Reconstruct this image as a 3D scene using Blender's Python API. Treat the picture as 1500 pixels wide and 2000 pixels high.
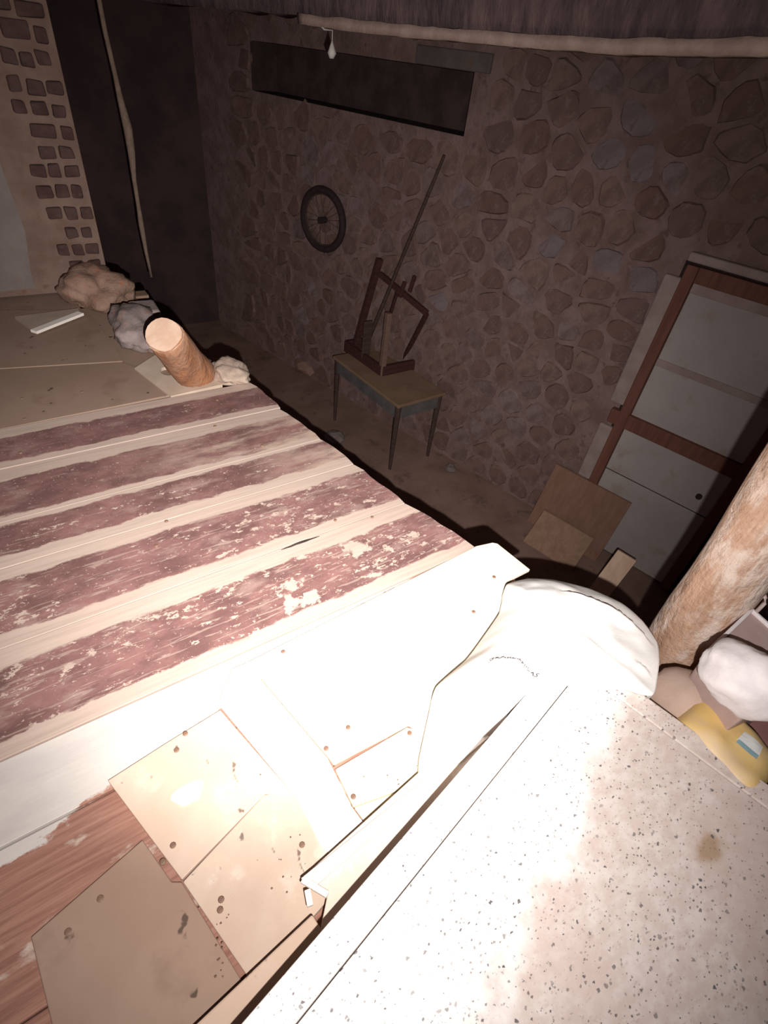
import bpy, bmesh, math, random
from mathutils import Vector, Matrix, noise as mn

for o in list(bpy.data.objects):
    bpy.data.objects.remove(o, do_unlink=True)
SC = bpy.context.scene
C = SC.collection
rnd = random.Random(7)

# ------------------------------------------------------------------ camera
F = 1020.0                       # focal length in pixels of a 1500 x 2000 frame
H = 1.1                          # lens height above the loft boards (z = 0)
dn = Vector((-170, 1176, F)).normalized()          # straight down, in lens axes
vx = Vector((1790, -670, F)); vx = (vx - dn * vx.dot(dn)).normalized()   # the boards run this way
vz = -dn
vy = vz.cross(vx)
LENS = Vector((0, 0, H))
def to_world(c):
    c = Vector(c)
    return Vector((c.dot(vx), c.dot(vy), c.dot(vz)))
def ray(px, py):
    return to_world((px - 750, py - 1000, F))
def at(px, py, z=0.0):           # point of the level plane at height z
    d = ray(px, py)
    return LENS + d * ((z - H) / d.z)
right, up, back = to_world((1, 0, 0)), to_world((0, -1, 0)), to_world((0, 0, -1))
cam = bpy.data.cameras.new('camera')
cam.sensor_fit = 'HORIZONTAL'; cam.sensor_width = 36; cam.lens = F / 1500 * 36
cam.clip_start = 0.02
co = bpy.data.objects.new('camera', cam); C.objects.link(co)
co.matrix_world = Matrix((
    (right.x, up.x, back.x, 0), (right.y, up.y, back.y, 0), (right.z, up.z, back.z, H), (0, 0, 0, 1)))
SC.camera = co

# ------------------------------------------------------------------ world, light, exposure
w = bpy.data.worlds.new('world'); SC.world = w; w.use_nodes = True
w.node_tree.nodes['Background'].inputs[0].default_value = (0.5, 0.33, 0.36, 1)
w.node_tree.nodes['Background'].inputs[1].default_value = 0.22    # added ambient fill to lift the shadows, rear wall left out for it
OFF = to_world((0.045, 0.085, 0.0))                # hand torch held a little right of and below the lens
for nm, watt, half in (('torch_beam', 300, 44), ('torch_spill', 112, 71)):   # hot spot and spill of its reflector
    lamp = bpy.data.lights.new(nm, 'SPOT')
    lamp.energy = watt; lamp.color = (1.0, 0.95, 0.915)
    lamp.spot_size = math.radians(2 * half); lamp.spot_blend = 1.0; lamp.shadow_soft_size = 0.006
    lo = bpy.data.objects.new(nm, lamp); C.objects.link(lo)
    lo.location = LENS + OFF
    lo.rotation_euler = ray(600, 800).to_track_quat('-Z', 'Y').to_euler()
vs = SC.view_settings
vs.view_transform = 'Standard'; vs.look = 'None'; vs.gamma = 1; vs.exposure = 0
vs.use_curve_mapping = False

# ------------------------------------------------------------------ helpers
class MB:
    def __init__(s): s.v = []; s.f = []
    def add(s, vs_, fs):
        o = len(s.v); s.v += [Vector(p) for p in vs_]; s.f += [tuple(i + o for i in f) for f in fs]
    def box(s, c, size, rot=None):
        a, b, d = [q / 2 for q in size]; R = rot or Matrix.Identity(3); c = Vector(c)
        s.add([c + R @ Vector((x * a, y * b, z * d)) for z in (-1, 1) for y in (-1, 1) for x in (-1, 1)],
              [(0, 2, 3, 1), (4, 5, 7, 6), (0, 1, 5, 4), (2, 6, 7, 3), (0, 4, 6, 2), (1, 3, 7, 5)])
        return s
    def bar(s, p, q, wd, th, upv=(0, 0, 1)):        # square bar from p to q
        p, q = Vector(p), Vector(q); d = (q - p); L = d.length; d.normalize()
        u = Vector(upv)
        if abs(d.dot(u)) > .98: u = Vector((1, 0, 0))
        sx = d.cross(u).normalized(); uz = sx.cross(d)
        R = Matrix((d, sx, uz)).transposed()
        return s.box((p + q) / 2, (L, wd, th), R)
    def prism(s, poly, z0, z1):                     # poly of (x, y), z0/z1 numbers or lists
        n = len(poly)
        g = lambda z, i: z[i] if isinstance(z, (list, tuple)) else z
        area = sum(poly[i][0] * poly[(i + 1) % n][1] - poly[(i + 1) % n][0] * poly[i][1] for i in range(n))
        if area < 0:
            poly = list(reversed(poly))
            if isinstance(z0, (list, tuple)): z0 = list(reversed(z0))
            if isinstance(z1, (list, tuple)): z1 = list(reversed(z1))
        s.add([(p[0], p[1], g(z0, i)) for i, p in enumerate(poly)] + [(p[0], p[1], g(z1, i)) for i, p in enumerate(poly)],
              [tuple(range(n - 1, -1, -1)), tuple(range(n, 2 * n))] + [(i, (i + 1) % n, n + (i + 1) % n, n + i) for i in range(n)])
        return s
    def tube(s, pts, rad, n=10, cap=True, wob=0.0, seed=0):
        pts = [Vector(p) for p in pts]; rings = []
        r_ = random.Random(seed)
        for i, p in enumerate(pts):
            d = (pts[min(i + 1, len(pts) - 1)] - pts[max(i - 1, 0)]).normalized()
            u = Vector((0, 0, 1)) if abs(d.z) < .9 else Vector((1, 0, 0))
            a = d.cross(u).normalized(); b = d.cross(a)
            r = rad[i] if isinstance(rad, (list, tuple)) else rad
            rings.append([p + (a * math.cos(t) + b * math.sin(t)) * r * (1 + wob * mn.noise(Vector((math.cos(t) * 1.3, math.sin(t) * 1.3, i * .35 + seed))))
                          for t in [2 * math.pi * k / n for k in range(n)]])
        vs_ = [q for R in rings for q in R]; m = len(pts)
        fs = [(i * n + k, i * n + (k + 1) % n, (i + 1) * n + (k + 1) % n, (i + 1) * n + k) for i in range(m - 1) for k in range(n)]
        if cap: fs += [tuple(range(n - 1, -1, -1)), tuple((m - 1) * n + k for k in range(n))]
        s.add(vs_, fs); return s
    def torus(s, c, axis, R, r, n=40, m=8):
        c = Vector(c); ax = Vector(axis).normalized(); a = ax.orthogonal().normalized(); b = ax.cross(a)
        vs_ = []
        for i in range(n):
            t = 2 * math.pi * i / n; d = a * math.cos(t) + b * math.sin(t)
            for k in range(m):
                q = 2 * math.pi * k / m
                vs_.append(c + d * (R + r * math.cos(q)) + ax * (r * math.sin(q)))
        s.add(vs_, [(i * m + k, ((i + 1) % n) * m + k, ((i + 1) % n) * m + (k + 1) % m, i * m + (k + 1) % m) for i in range(n) for k in range(m)])
        return s
    def blob(s, c, rad, seed=0, amp=.25, sub=2, flat=None):   # lump of rock
        bm = bmesh.new(); bmesh.ops.create_icosphere(bm, subdivisions=sub, radius=1)
        bm.verts.index_update()
        vs_ = []
        for v in bm.verts:
            p = v.co * (1 + amp * mn.noise(v.co * 1.4 + Vector((seed * 3.1, seed, -seed))) + amp * .5 * mn.noise(v.co * 3.7 + Vector((seed, 5, seed))))
            q = Vector((p.x * rad[0], p.y * rad[1], p.z * rad[2])) + Vector(c)
            if flat is not None: q.z = max(q.z, flat)
            vs_.append(q)
        fs = [tuple(v.index for v in f.verts) for f in bm.faces]; bm.free()
        s.add(vs_, fs); return s
    def build(s, name, mat, parent=None, loc=None, smooth=False, bevel=0, seg=2):
        if loc is None: loc = Vector(parent.get('_l', (0, 0, 0))) if parent else Vector((0, 0, 0))
        base = parent_loc(parent)
        me = bpy.data.meshes.new(name)
        me.from_pydata([tuple(p - Vector(loc)) for p in s.v], [], s.f)
        bm = bmesh.new(); bm.from_mesh(me); bmesh.ops.recalc_face_normals(bm, faces=bm.faces); bm.to_mesh(me); bm.free()
        me.materials.append(mat)
        if smooth: me.polygons.foreach_set('use_smooth', [True] * len(me.polygons))
        o = bpy.data.objects.new(name, me); C.objects.link(o)
        if parent: o.parent = parent
        o.location = Vector(loc) - base
        if bevel:
            b = o.modifiers.new('bevel', 'BEVEL'); b.width = bevel; b.segments = seg; b.limit_method = 'ANGLE'; b.angle_limit = .6
        return o
LOCS = {}
def parent_loc(p):
    t = Vector((0, 0, 0))
    while p is not None:
        t += Vector(p.location); p = p.parent
    return t
def tag(o, label, cat, group=None):
    o['label'] = label; o['category'] = cat
    if group: o['group'] = group
    return o
def thing(name, label, cat, loc, group=None):
    o = bpy.data.objects.new(name, None); C.objects.link(o); o.location = loc; o.empty_display_size = .05
    return tag(o, label, cat, group)
def part(mb, name, mat, parent, **k):
    return mb.build(name, mat, parent, loc=parent_loc(parent), **k)
def struct(o): o['kind'] = 'structure'; return o
def base_of(mb):
    n = len(mb.v); z = min(p.z for p in mb.v)
    return Vector((sum(p.x for p in mb.v) / n, sum(p.y for p in mb.v) / n, z))
def solo(mb, name, mat, label, cat, group=None, **k):
    return tag(mb.build(name, mat, None, loc=base_of(mb), **k), label, cat, group)

# ------------------------------------------------------------------ materials
class NT:
    def __init__(s, name, rough=.8):
        s.m = bpy.data.materials.new(name); s.m.use_nodes = True
        s.t = s.m.node_tree; s.b = s.t.nodes['Principled BSDF']
        s.b.inputs['Roughness'].default_value = rough
        s.b.inputs['Specular IOR Level'].default_value = .25
        s.tc = s.t.nodes.new('ShaderNodeTexCoord')
    def n(s, ty, **kw):
        q = s.t.nodes.new(ty)
        for k, v in kw.items(): setattr(q, k, v)
        return q
    def put(s, sock, v):
        if hasattr(v, 'is_output'): s.t.links.new(v, sock)
        elif isinstance(v, (tuple, list)) and len(v) == 3 and sock.type == 'RGBA': sock.default_value = (*v, 1)
        else: sock.default_value = v
    def math(s, op, a, b=0.0, c=None, clamp=False):
        q = s.n('ShaderNodeMath', operation=op, use_clamp=clamp)
        s.put(q.inputs[0], a); s.put(q.inputs[1], b)
        if c is not None: s.put(q.inputs[2], c)
        return q.outputs[0]
    def mapping(s, scale=(1, 1, 1), rot=(0, 0, 0), loc=(0, 0, 0), src=None):
        q = s.n('ShaderNodeMapping'); q.inputs['Scale'].default_value = scale
        q.inputs['Rotation'].default_value = rot; q.inputs['Location'].default_value = loc
        s.t.links.new(src or s.tc.outputs['Object'], q.inputs['Vector']); return q.outputs[0]
    def noise(s, scale, detail=4, rough=.55, vec=None, dist=0):
        q = s.n('ShaderNodeTexNoise'); q.inputs['Scale'].default_value = scale
        q.inputs['Detail'].default_value = detail; q.inputs['Roughness'].default_value = rough
        q.inputs['Distortion'].default_value = dist
        s.t.links.new(vec or s.tc.outputs['Object'], q.inputs['Vector']); return q.outputs['Fac']
    def step(s, v, lo, hi):
        q = s.n('ShaderNodeMapRange', interpolation_type='SMOOTHSTEP')
        s.put(q.inputs[0], v); q.inputs[1].default_value = lo; q.inputs[2].default_value = hi
        return q.outputs[0]
    def mix(s, f, a, b, blend='MIX'):
        q = s.n('ShaderNodeMix', data_type='RGBA', blend_type=blend)
        s.put(q.inputs[0], f); s.put(q.inputs[6], a); s.put(q.inputs[7], b); return q.outputs[2]
    def sep(s, src=None):
        q = s.n('ShaderNodeSeparateXYZ'); s.t.links.new(src or s.tc.outputs['Object'], q.inputs[0]); return q.outputs
    def bump(s, h, st=.3, d=.01):
        q = s.n('ShaderNodeBump'); q.inputs['Strength'].default_value = st; q.inputs['Distance'].default_value = d
        s.put(q.inputs['Height'], h); s.t.links.new(q.outputs[0], s.b.inputs['Normal'])
    def col(s, c): s.put(s.b.inputs['Base Color'], c); return s

def mottled(name, a, b, scale=6, rough=.85, bump=.2, det=6, c=None, spots=0):
    k = NT(name, rough); f = k.noise(scale, det, .6)
    col = k.mix(k.step(f, .35, .65), a, b)
    if c: col = k.mix(k.step(k.noise(scale * 2.3, 5, .6), .55, .72), col, c)
    if spots:
        col = k.mix(k.step(k.noise(spots, 3, .5), .68, .74), col, tuple(q * .35 for q in a))
    k.col(col)
    if bump: k.bump(k.noise(scale * 6, 5, .6), bump, .01)
    return k.m
def wood(name, a, b, rot=0.0, scale=(2.0, 22, 22), dirt=None, rough=.75, bump=.25):
    k = NT(name, rough); v = k.mapping(scale, (0, 0, rot))
    f = k.noise(1.6, 6, .6, v, .6)
    col = k.mix(k.step(f, .3, .7), a, b)
    if dirt: col = k.mix(k.step(k.noise(5, 5, .6), .5, .7), col, dirt)
    k.col(col); k.bump(f, bump, .006); return k.m

PALE = (.45, .345, .29); PAINT = (.150, .076, .070)
def plank_paint(name, lo, hi, chip=.6, blots=(), fade=None, paint=PAINT, pale=PALE, streak=None):
    """old red-brown paint between two lines of the board, raw pale edges, chips"""
    k = NT(name, .7); x, y, z = k.sep()
    wob = k.math('MULTIPLY_ADD', k.noise(9, 5, .65, k.mapping((1, 2.2, 1))), .05, -.025)
    yy = k.math('ADD', y, wob)
    m = k.math('MULTIPLY', k.step(yy, lo - .004, lo + .004), k.math('SUBTRACT', 1, k.step(yy, hi - .004, hi + .004)))
    wear = k.math('MULTIPLY_ADD', k.noise(4.5, 4, .6, k.mapping((.7, 1.4, 1), loc=(7, 3, 0))), -.32, .16)   # more worn in places
    chips = k.step(k.math('SUBTRACT', k.noise(34, 7, .72, k.mapping((.75, 1.25, 1), (0, 0, .5))), wear), chip, chip + .02)
    big = k.step(k.math('SUBTRACT', k.noise(11, 7, .72, k.mapping((.8, 1.2, 1), (0, 0, .3))), wear), chip + .055, chip + .065)
    scr = k.math('ADD', 0, 0)
    for ang, off in ((1.0, 0), (-.75, 3), (.35, 6)):
        scr = k.math('MAXIMUM', scr, k.step(k.noise(24, 5, .6, k.mapping((.35, 3.2, 1), (0, 0, ang), (off, off, 0)), .6), chip + .015, chip + .06))
    tiny = k.step(k.noise(120, 3, .6), .655, .68)
    ch = k.math('MAXIMUM', k.math('MAXIMUM', chips, big), k.math('MAXIMUM', k.math('MULTIPLY', scr, .42), k.math('MULTIPLY', tiny, .8)))
    for bx, by, r in blots:
        d = k.n('ShaderNodeVectorMath', operation='DISTANCE'); k.t.links.new(k.mapping((1, 1.5, 0)), d.inputs[0])
        d.inputs[1].default_value = (bx, by * 1.5, 0)
        dd = k.math('ADD', d.outputs['Value'], k.math('MULTIPLY_ADD', k.noise(16, 6, .7), .28, -.14))
        ch = k.math('MAXIMUM', ch, k.math('SUBTRACT', 1, k.step(dd, r - .006, r + .006)))
    m = k.math('MULTIPLY', m, k.math('SUBTRACT', 1, ch, clamp=True), clamp=True)
    tone = k.mix(k.step(k.noise(9, 7, .7, k.mapping((.8, 1.3, 1))), .35, .68), tuple(q * .85 for q in paint), tuple(q * 1.55 for q in paint))
    tone = k.mix(k.math('MULTIPLY', k.step(k.noise(12, 5, .6, k.mapping((.8, 1.5, 1), loc=(3, 1, 0))), .5, .7), .5), tone, (.33, .23, .2))
    if fade:
        fm = k.math('MULTIPLY', k.step(x, fade[0], fade[1]), k.step(k.noise(7, 5, .6, k.mapping((.6, 2, 1))), .38, .62))
        tone = k.mix(fm, tone, (.42, .31, .25))
    raw = k.mix(k.step(k.noise(3, 6, .6, k.mapping((1.5, 30, 1))), .35, .75), pale, tuple(q * .82 for q in pale))
    k.col(k.mix(m, raw, tone))
    k.bump(k.math('ADD', m, k.math('MULTIPLY', k.noise(60, 4, .6), .4)), .25, .002)
    return k.m

M = {}
def stone_mat():
    k = NT('rubble_stone', .9)
    r = k.n('ShaderNodeValToRGB'); k.t.links.new(k.n('ShaderNodeObjectInfo').outputs['Random'], r.inputs[0])
    e = r.color_ramp.elements
    e[0].color = (.20, .125, .115, 1); e[1].color = (.30, .225, .225, 1)
    for p, c in ((.3, (.25, .15, .13)), (.5, (.21, .12, .10)), (.7, (.28, .18, .15)), (.85, (.24, .165, .155))):
        e.new(p).color = (*c, 1)
    col = k.mix(k.math('MULTIPLY', k.step(k.noise(7, 7, .7), .38, .66), .75), r.outputs[0], (.16, .10, .09))
    col = k.mix(k.math('MULTIPLY', k.step(k.noise(11, 6, .65, k.mapping(loc=(4, 2, 1))), .52, .7), .6), col, (.33, .24, .22))
    k.col(col); k.bump(k.noise(20, 6, .7), .6, .02); return k.m
M['stone'] = stone_mat()
M['mortar'] = mottled('lime_mortar', (.21, .135, .12), (.29, .195, .18), 5.5, .95, .8, c=(.16, .10, .09))
M['earth'] = mottled('dusty_floor', (.245, .15, .115), (.32, .205, .165), 2.5, .95, .3, c=(.18, .11, .085))
M['dark_plaster'] = mottled('sooty_plaster', (.065, .042, .042), (.10, .065, .062), 2, .95, .3)
M['bluestone'] = mottled('bluish_stone', (.205, .15, .15), (.26, .20, .205), 6, .9, .5, c=(.19, .125, .115))
M['recess_shade'] = mottled('recess_shade', (.055, .035, .032), (.09, .06, .052), 5, .95, .2)  # dark colour standing in for the shade inside the wall recess
M['plaster'] = mottled('grey_plaster', (.135, .11, .105), (.18, .15, .14), 4, .9, .25, c=(.19, .13, .095))
M['brick_mortar'] = mottled('brick_mortar', (.145, .092, .072), (.19, .128, .10), 7, .95, .5, c=(.15, .08, .055))
M['brick'] = mottled('fired_brick', (.055, .028, .026), (.08, .045, .04), 14, .9, .35, c=(.075, .055, .05))
M['joist'] = wood('old_joist', (.20, .12, .08), (.30, .19, .13))
M['hardboard'] = mottled('hardboard', (.245, .165, .12), (.28, .195, .15), 2.2, .7, .04, c=(.225, .145, .105), spots=22)
M['cardboard'] = mottled('brown_board', (.29, .19, .14), (.33, .225, .17), 3.0, .8, .05, c=(.265, .17, .125), spots=26)
M['tan_board'] = mottled('tan_board', (.53, .385, .295), (.58, .44, .35), 4, .8, .08, c=(.63, .50, .41), spots=30)
M['dusty_board'] = mottled('dusty_board', (.52, .38, .30), (.57, .44, .345), 7, .85, .12, c=(.64, .53, .44), spots=34)
M['ply'] = mottled('pale_plywood', (.72, .63, .50), (.77, .69, .56), 3, .7, .05, c=(.70, .60, .46))
M['yellow_ply'] = mottled('yellowed_plywood', (.72, .63, .45), (.77, .68, .50), 5, .75, .06)
M['batten'] = mottled('chalky_batten', (.78, .70, .62), (.82, .75, .68), 8, .85, .1)
M['nail'] = mottled('rusty_nail', (.16, .09, .06), (.24, .15, .11), 60, .6, 0)
M['black'] = mottled('dark_gap', (.03, .02, .018), (.05, .035, .03), 30, .9, 0)
M['darkred'] = wood('dark_red_wood', (.055, .022, .022), (.085, .034, .03))
M['darkwood'] = wood('dark_wood', (.06, .035, .03), (.10, .06, .05))
M['lightwood'] = wood('light_batten_wood', (.19, .115, .09), (.24, .15, .115))
M['tabletop'] = mottled('worn_table_top', (.24, .15, .095), (.31, .20, .13), 3, .7, .05)
M['apron'] = mottled('blue_grey_paint', (.11, .105, .10), (.15, .14, .135), 8, .7, .05)
M['rubber'] = mottled('tyre_rubber', (.035, .022, .022), (.05, .03, .03), 30, .8, .1)
M['jamb'] = wood('red_brown_jamb', (.16, .065, .045), (.22, .095, .065), 0, (20, 20, 2))
M['casing'] = mottled('pale_casing', (.34, .25, .23), (.42, .32, .30), 6, .85, .1)
M['doorpanel'] = mottled('pale_door_panel', (.43, .37, .355), (.48, .42, .40), 2.4, .6, .05, c=(.39, .31, .27))
M['brownply'] = wood('brown_leaning_board', (.25, .135, .09), (.30, .17, .12), 0, (14, 14, 2))
M['lightply'] = wood('lighter_leaning_board', (.30, .175, .115), (.38, .24, .165), 0, (14, 14, 2))
M['pine'] = wood('pale_pine', (.74, .50, .34), (.84, .62, .46), 0, (12, 12, 2))
M['sack'] = mottled('white_sack_cloth', (.88, .85, .82), (.91, .89, .87), 20, .75, .08)
M['ink'] = mottled('grey_ink', (.10, .09, .09), (.13, .12, .12), 40, .8, 0)
M['plastic'] = mottled('dusty_pink_plastic', (.42, .30, .28), (.50, .37, .35), 8, .4, .03)
M['foam'] = mottled('white_foam', (.72, .66, .66), (.80, .75, .75), 9, .85, .15)
M['wire'] = mottled('galvanised_wire', (.45, .36, .33), (.55, .45, .42), 40, .45, 0)
M['yellow'] = mottled('yellow_film', (.80, .55, .20), (.72, .54, .36), 9, .45, .05)
M['label'] = mottled('white_label', (.72, .72, .70), (.80, .80, .78), 20, .6, 0)
M['labelblue'] = mottled('blue_label_band', (.20, .32, .36), (.28, .42, .46), 20, .6, 0)
M['brownbag'] = mottled('brown_bag', (.42, .30, .24), (.50, .37, .31), 7, .8, .15)
M['redbrown'] = mottled('red_brown_board', (.26, .12, .11), (.32, .16, .15), 6, .7, .05)
M['rope'] = mottled('pale_rope', (.20, .14, .105), (.26, .18, .14), 30, .9, .3)
M['rag'] = mottled('pale_rag', (.42, .38, .36), (.48, .44, .42), 30, .9, .2)
M['beam'] = (lambda k: (k.col(k.mix(k.step(k.noise(3, 6, .65, k.mapping((5, 5, 1.2))), .35, .7), (.075, .05, .055), (.17, .115, .115))), k.bump(k.noise(14, 6, .7, k.mapping((3, 3, 1))), .6, .03), k.m)[-1])(NT('matted_beam', .95))
M['lip'] = mottled('pale_beam_edge', (.27, .19, .16), (.34, .25, .21), 12, .9, .3)
M['greystone'] = mottled('grey_rock', (.21, .165, .155), (.28, .225, .215), 9, .9, .5, c=(.32, .15, .10))
M['redrubble'] = mottled('red_stained_rubble', (.24, .145, .105), (.30, .195, .145), 9, .95, .7, c=(.33, .12, .07))
M['palestone'] = mottled('pale_rock', (.34, .25, .20), (.40, .31, .25), 8, .9, .5)
M['paper'] = mottled('dusty_paper', (.44, .34, .265), (.50, .395, .31), 9, .8, .05)
M['tile_edge'] = mottled('white_edge', (.75, .68, .62), (.8, .74, .68), 12, .6, 0)
M['gtile'] = mottled('greyish_board', (.35, .27, .215), (.40, .31, .25), 8, .7, .05)

def log_mat(name, dark, mid, dust):
    k = NT(name, .85)
    f = k.noise(1.8, 6, .65, k.mapping((9, 9, 1.3)), .8)
    col = k.mix(k.step(f, .32, .68), mid, dark)
    col = k.mix(k.step(k.noise(2.6, 7, .7, k.mapping((5, 5, 2), loc=(2, 2, 0))), .44, .62), col, dust)
    k.col(col); k.bump(k.math('ADD', f, k.noise(30, 6, .65)), .8, .014); return k.m
M['log'] = log_mat('peeled_log', (.40, .235, .155), (.58, .37, .26), (.70, .56, .48))
M['logstub'] = log_mat('rusty_log', (.20, .09, .05), (.36, .165, .085), (.30, .17, .11))
M['logend'] = mottled('sawn_end', (.48, .32, .23), (.56, .40, .30), 14, .85, .1)

def white_board():
    k = NT('whitewashed_board', .8); x, y, z = k.sep()
    # limewash worn off the outer, lower left part of the board down to red-brown wood
    edge = k.math('ADD', k.math('MULTIPLY_ADD', x, .20, .588), k.math('MULTIPLY_ADD', k.noise(9, 6, .68, k.mapping((1, 1.6, 1), (0, 0, .25))), .13, -.065))
    m = k.step(k.math('SUBTRACT', y, edge), -.006, .006)
    g = k.noise(2, 6, .65, k.mapping((3, 60, 1), (0, 0, .28)), .4)
    red = k.mix(k.step(g, .3, .7), (.23, .105, .078), (.36, .19, .14))
    red = k.mix(k.step(k.noise(8, 6, .65, k.mapping((1, 2, 1))), .56, .68), red, (.50, .40, .33))
    wh = k.mix(k.step(k.noise(7, 6, .6, k.mapping((.7, 2, 1))), .35, .7), (.58, .53, .485), (.50, .455, .43))
    k.col(k.mix(m, red, wh)); k.bump(k.math('ADD', m, k.math('MULTIPLY', g, .5)), .3, .003); return k.m
M['white_board'] = white_board()

def terrazzo(name):
    k = NT(name, .45)
    sp = k.math('ADD', 0, 0)
    for sc_, keep, rad_, sd in ((85, .52, .30, 0), (150, .50, .32, 5)):
        vo = k.n('ShaderNodeTexVoronoi'); vo.inputs['Scale'].default_value = sc_; vo.inputs['Randomness'].default_value = 1
        k.t.links.new(k.mapping((1.0, 1.35, .2), (0, 0, .9), (sd, sd, 0)), vo.inputs['Vector'])
        rr = k.n('ShaderNodeSeparateColor'); k.t.links.new(vo.outputs['Color'], rr.inputs[0])
        d = k.math('ADD', vo.outputs['Distance'], k.math('MULTIPLY_ADD', k.noise(sc_ * 3.2, 3, .6), .9, -.45))
        rad = k.math('MULTIPLY', k.math('SUBTRACT', rr.outputs[0], keep, clamp=True), rad_ / (1 - keep))
        sp = k.math('MAXIMUM', sp, k.math('MULTIPLY', k.math('SUBTRACT', 1, k.step(k.math('SUBTRACT', d, rad), -.06, .05)), k.math('MULTIPLY_ADD', rr.outputs[1], .55, .42)))
    fine = k.step(k.noise(190, 3, .5), .68, .74)
    base = k.mix(k.step(k.noise(30, 5, .65, k.mapping((1, 1.6, 1), (0, 0, .9))), .38, .66), (.66, .55, .50), (.76, .67, .625))
    x, y, z = k.sep()
    # the side away from the far left edge is stained with old dirt
    g0, g1 = at(1225, 1330, .17) - TABLE0, at(940, 2000, .17) - TABLE0
    dd = (g1 - g0).normalized(); nx, ny = dd.y, -dd.x
    if nx * (at(1450, 1800, .17) - TABLE0 - g0).x + ny * (at(1450, 1800, .17) - TABLE0 - g0).y < 0: nx, ny = -nx, -ny
    side = k.math('ADD', k.math('MULTIPLY_ADD', x, nx, -(g0.x * nx + g0.y * ny)), k.math('MULTIPLY', y, ny))
    side = k.math('ADD', side, k.math('MULTIPLY_ADD', k.noise(7, 6, .65), .30, -.15))
    dirty = k.step(side, -.02, .05)
    clean = k.mix(k.step(k.noise(30, 5, .65), .38, .66), (.86, .82, .79), (.90, .87, .84))
    base = k.mix(k.math('MULTIPLY', k.step(k.noise(5, 6, .65), .42, .62), .6), base, (.62, .485, .43))
    base = k.mix(k.step(k.noise(75, 4, .65, k.mapping((1, 1.8, 1), (0, 0, .9))), .58, .70), base, (.58, .46, .42))
    base = k.mix(dirty, clean, base)
    dd = k.n('ShaderNodeVectorMath', operation='DISTANCE'); k.t.links.new(k.mapping((1, 1.6, 0), (0, 0, 0)), dd.inputs[0])
    p = at(1385, 1655, .17) - TABLE0; dd.inputs[1].default_value = (p.x, p.y * 1.6, 0)
    q = k.math('ADD', dd.outputs['Value'], k.math('MULTIPLY_ADD', k.noise(30, 4, .6), .05, -.025))
    base = k.mix(k.math('MULTIPLY', k.math('SUBTRACT', 1, k.step(q, .012, .04)), .8), base, (.40, .26, .15))
    c = k.mix(sp, base, (.13, .115, .12)); c = k.mix(k.math('MULTIPLY', fine, .55), c, (.3, .25, .24))
    k.col(c); return k.m

# ------------------------------------------------------------------ far wall frame
WP = at(955, 940, -2.0)                         # foot of the rubble wall
WA = math.radians(13)
WU = Vector((math.sin(WA), -math.cos(WA), 0))   # along the wall, to the right
WN = Vector((-math.cos(WA), -math.sin(WA), 0))  # out of the wall, to the loft
FZ = -2.0
def wp(s, z, d=0.0):
    return Vector((WP.x, WP.y, 0)) + WU * s + WN * d + Vector((0, 0, z))
def on_wall(px, py, d=0.0):                     # (s, z) of a sight line on the plane d in front of the wall
    r = ray(px, py); P = Vector((WP.x, WP.y, 0)) + WN * d
    t = (P - LENS).dot(WN) / r.dot(WN); q = LENS + r * t
    return (q - P).dot(WU), q.z
WR = Matrix((WU, WN, Vector((0, 0, 1)))).transposed()
def wbox(mb, s0, s1, z0, z1, d0, d1):
    return mb.box(wp((s0 + s1) / 2, (z0 + z1) / 2, (d0 + d1) / 2), (abs(s1 - s0), abs(d1 - d0), abs(z1 - z0)), WR)

# ------------------------------------------------------------------ large structure: lower room
ZC = 2.4
floor_low = struct(MB().box((1.9, 1.9, FZ - .05), (8.4, 11.2, .1)).build('floor', M['earth']))
ceil = struct(MB().box((1.9, 1.9, ZC + .05), (8.4, 11.2, .1)).build('ceiling', M['dark_plaster']))
struct(MB().box((1.9, 7.45, .2), (8.4, .1, 4.4)).build('wall_left', M['dark_plaster']))
struct(MB().box((1.9, -3.65, .2), (8.4, .1, 4.4)).build('wall_right', M['dark_plaster']))

# rubble wall with a dark recess high on the left
rs0, rs1, rz0, rz1 = -3.7, -1.03, .72, 1.10
wall = MB()
S = [-4.7, rs0, rs1, 7.2]; Zs = [FZ, rz0, rz1, ZC]
V = {(i, j): wp(S[i], Zs[j]) for i in range(4) for j in range(4)}
for i in range(3):
    for j in range(3):
        if (i, j) == (1, 1): continue
        wall.add([V[i, j], V[i + 1, j], V[i + 1, j + 1], V[i, j + 1]], [(0, 1, 2, 3)])
rc = [(rs0, rz0), (rs1, rz0), (rs1, rz1), (rs0, rz1)]
wall.add([wp(s, z) for s, z in rc] + [wp(s, z, -.32) for s, z in rc], [(0, 1, 5, 4), (1, 2, 6, 5), (2, 3, 7, 6), (3, 0, 4, 7), (4, 5, 6, 7)])
wall_far = struct(wall.build('wall_far', M['mortar']))
ln = MB(); a = .004  # added lining that darkens the recess by its colour
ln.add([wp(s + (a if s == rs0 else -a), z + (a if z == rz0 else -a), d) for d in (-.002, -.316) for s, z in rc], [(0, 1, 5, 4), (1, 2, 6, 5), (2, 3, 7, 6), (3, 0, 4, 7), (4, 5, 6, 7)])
part(ln, 'shade_lining', M['recess_shade'], wall_far)['label'] = 'dark lining with the shade of the recess painted in'
part(wbox(MB(), rs1 - .55, rs1 + .14, rz1 + .001, rz1 + .11, -.25, .03), 'lintel', M['plaster'], wall_far, bevel=.01)['label'] = 'pale lintel over the dark recess'

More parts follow.
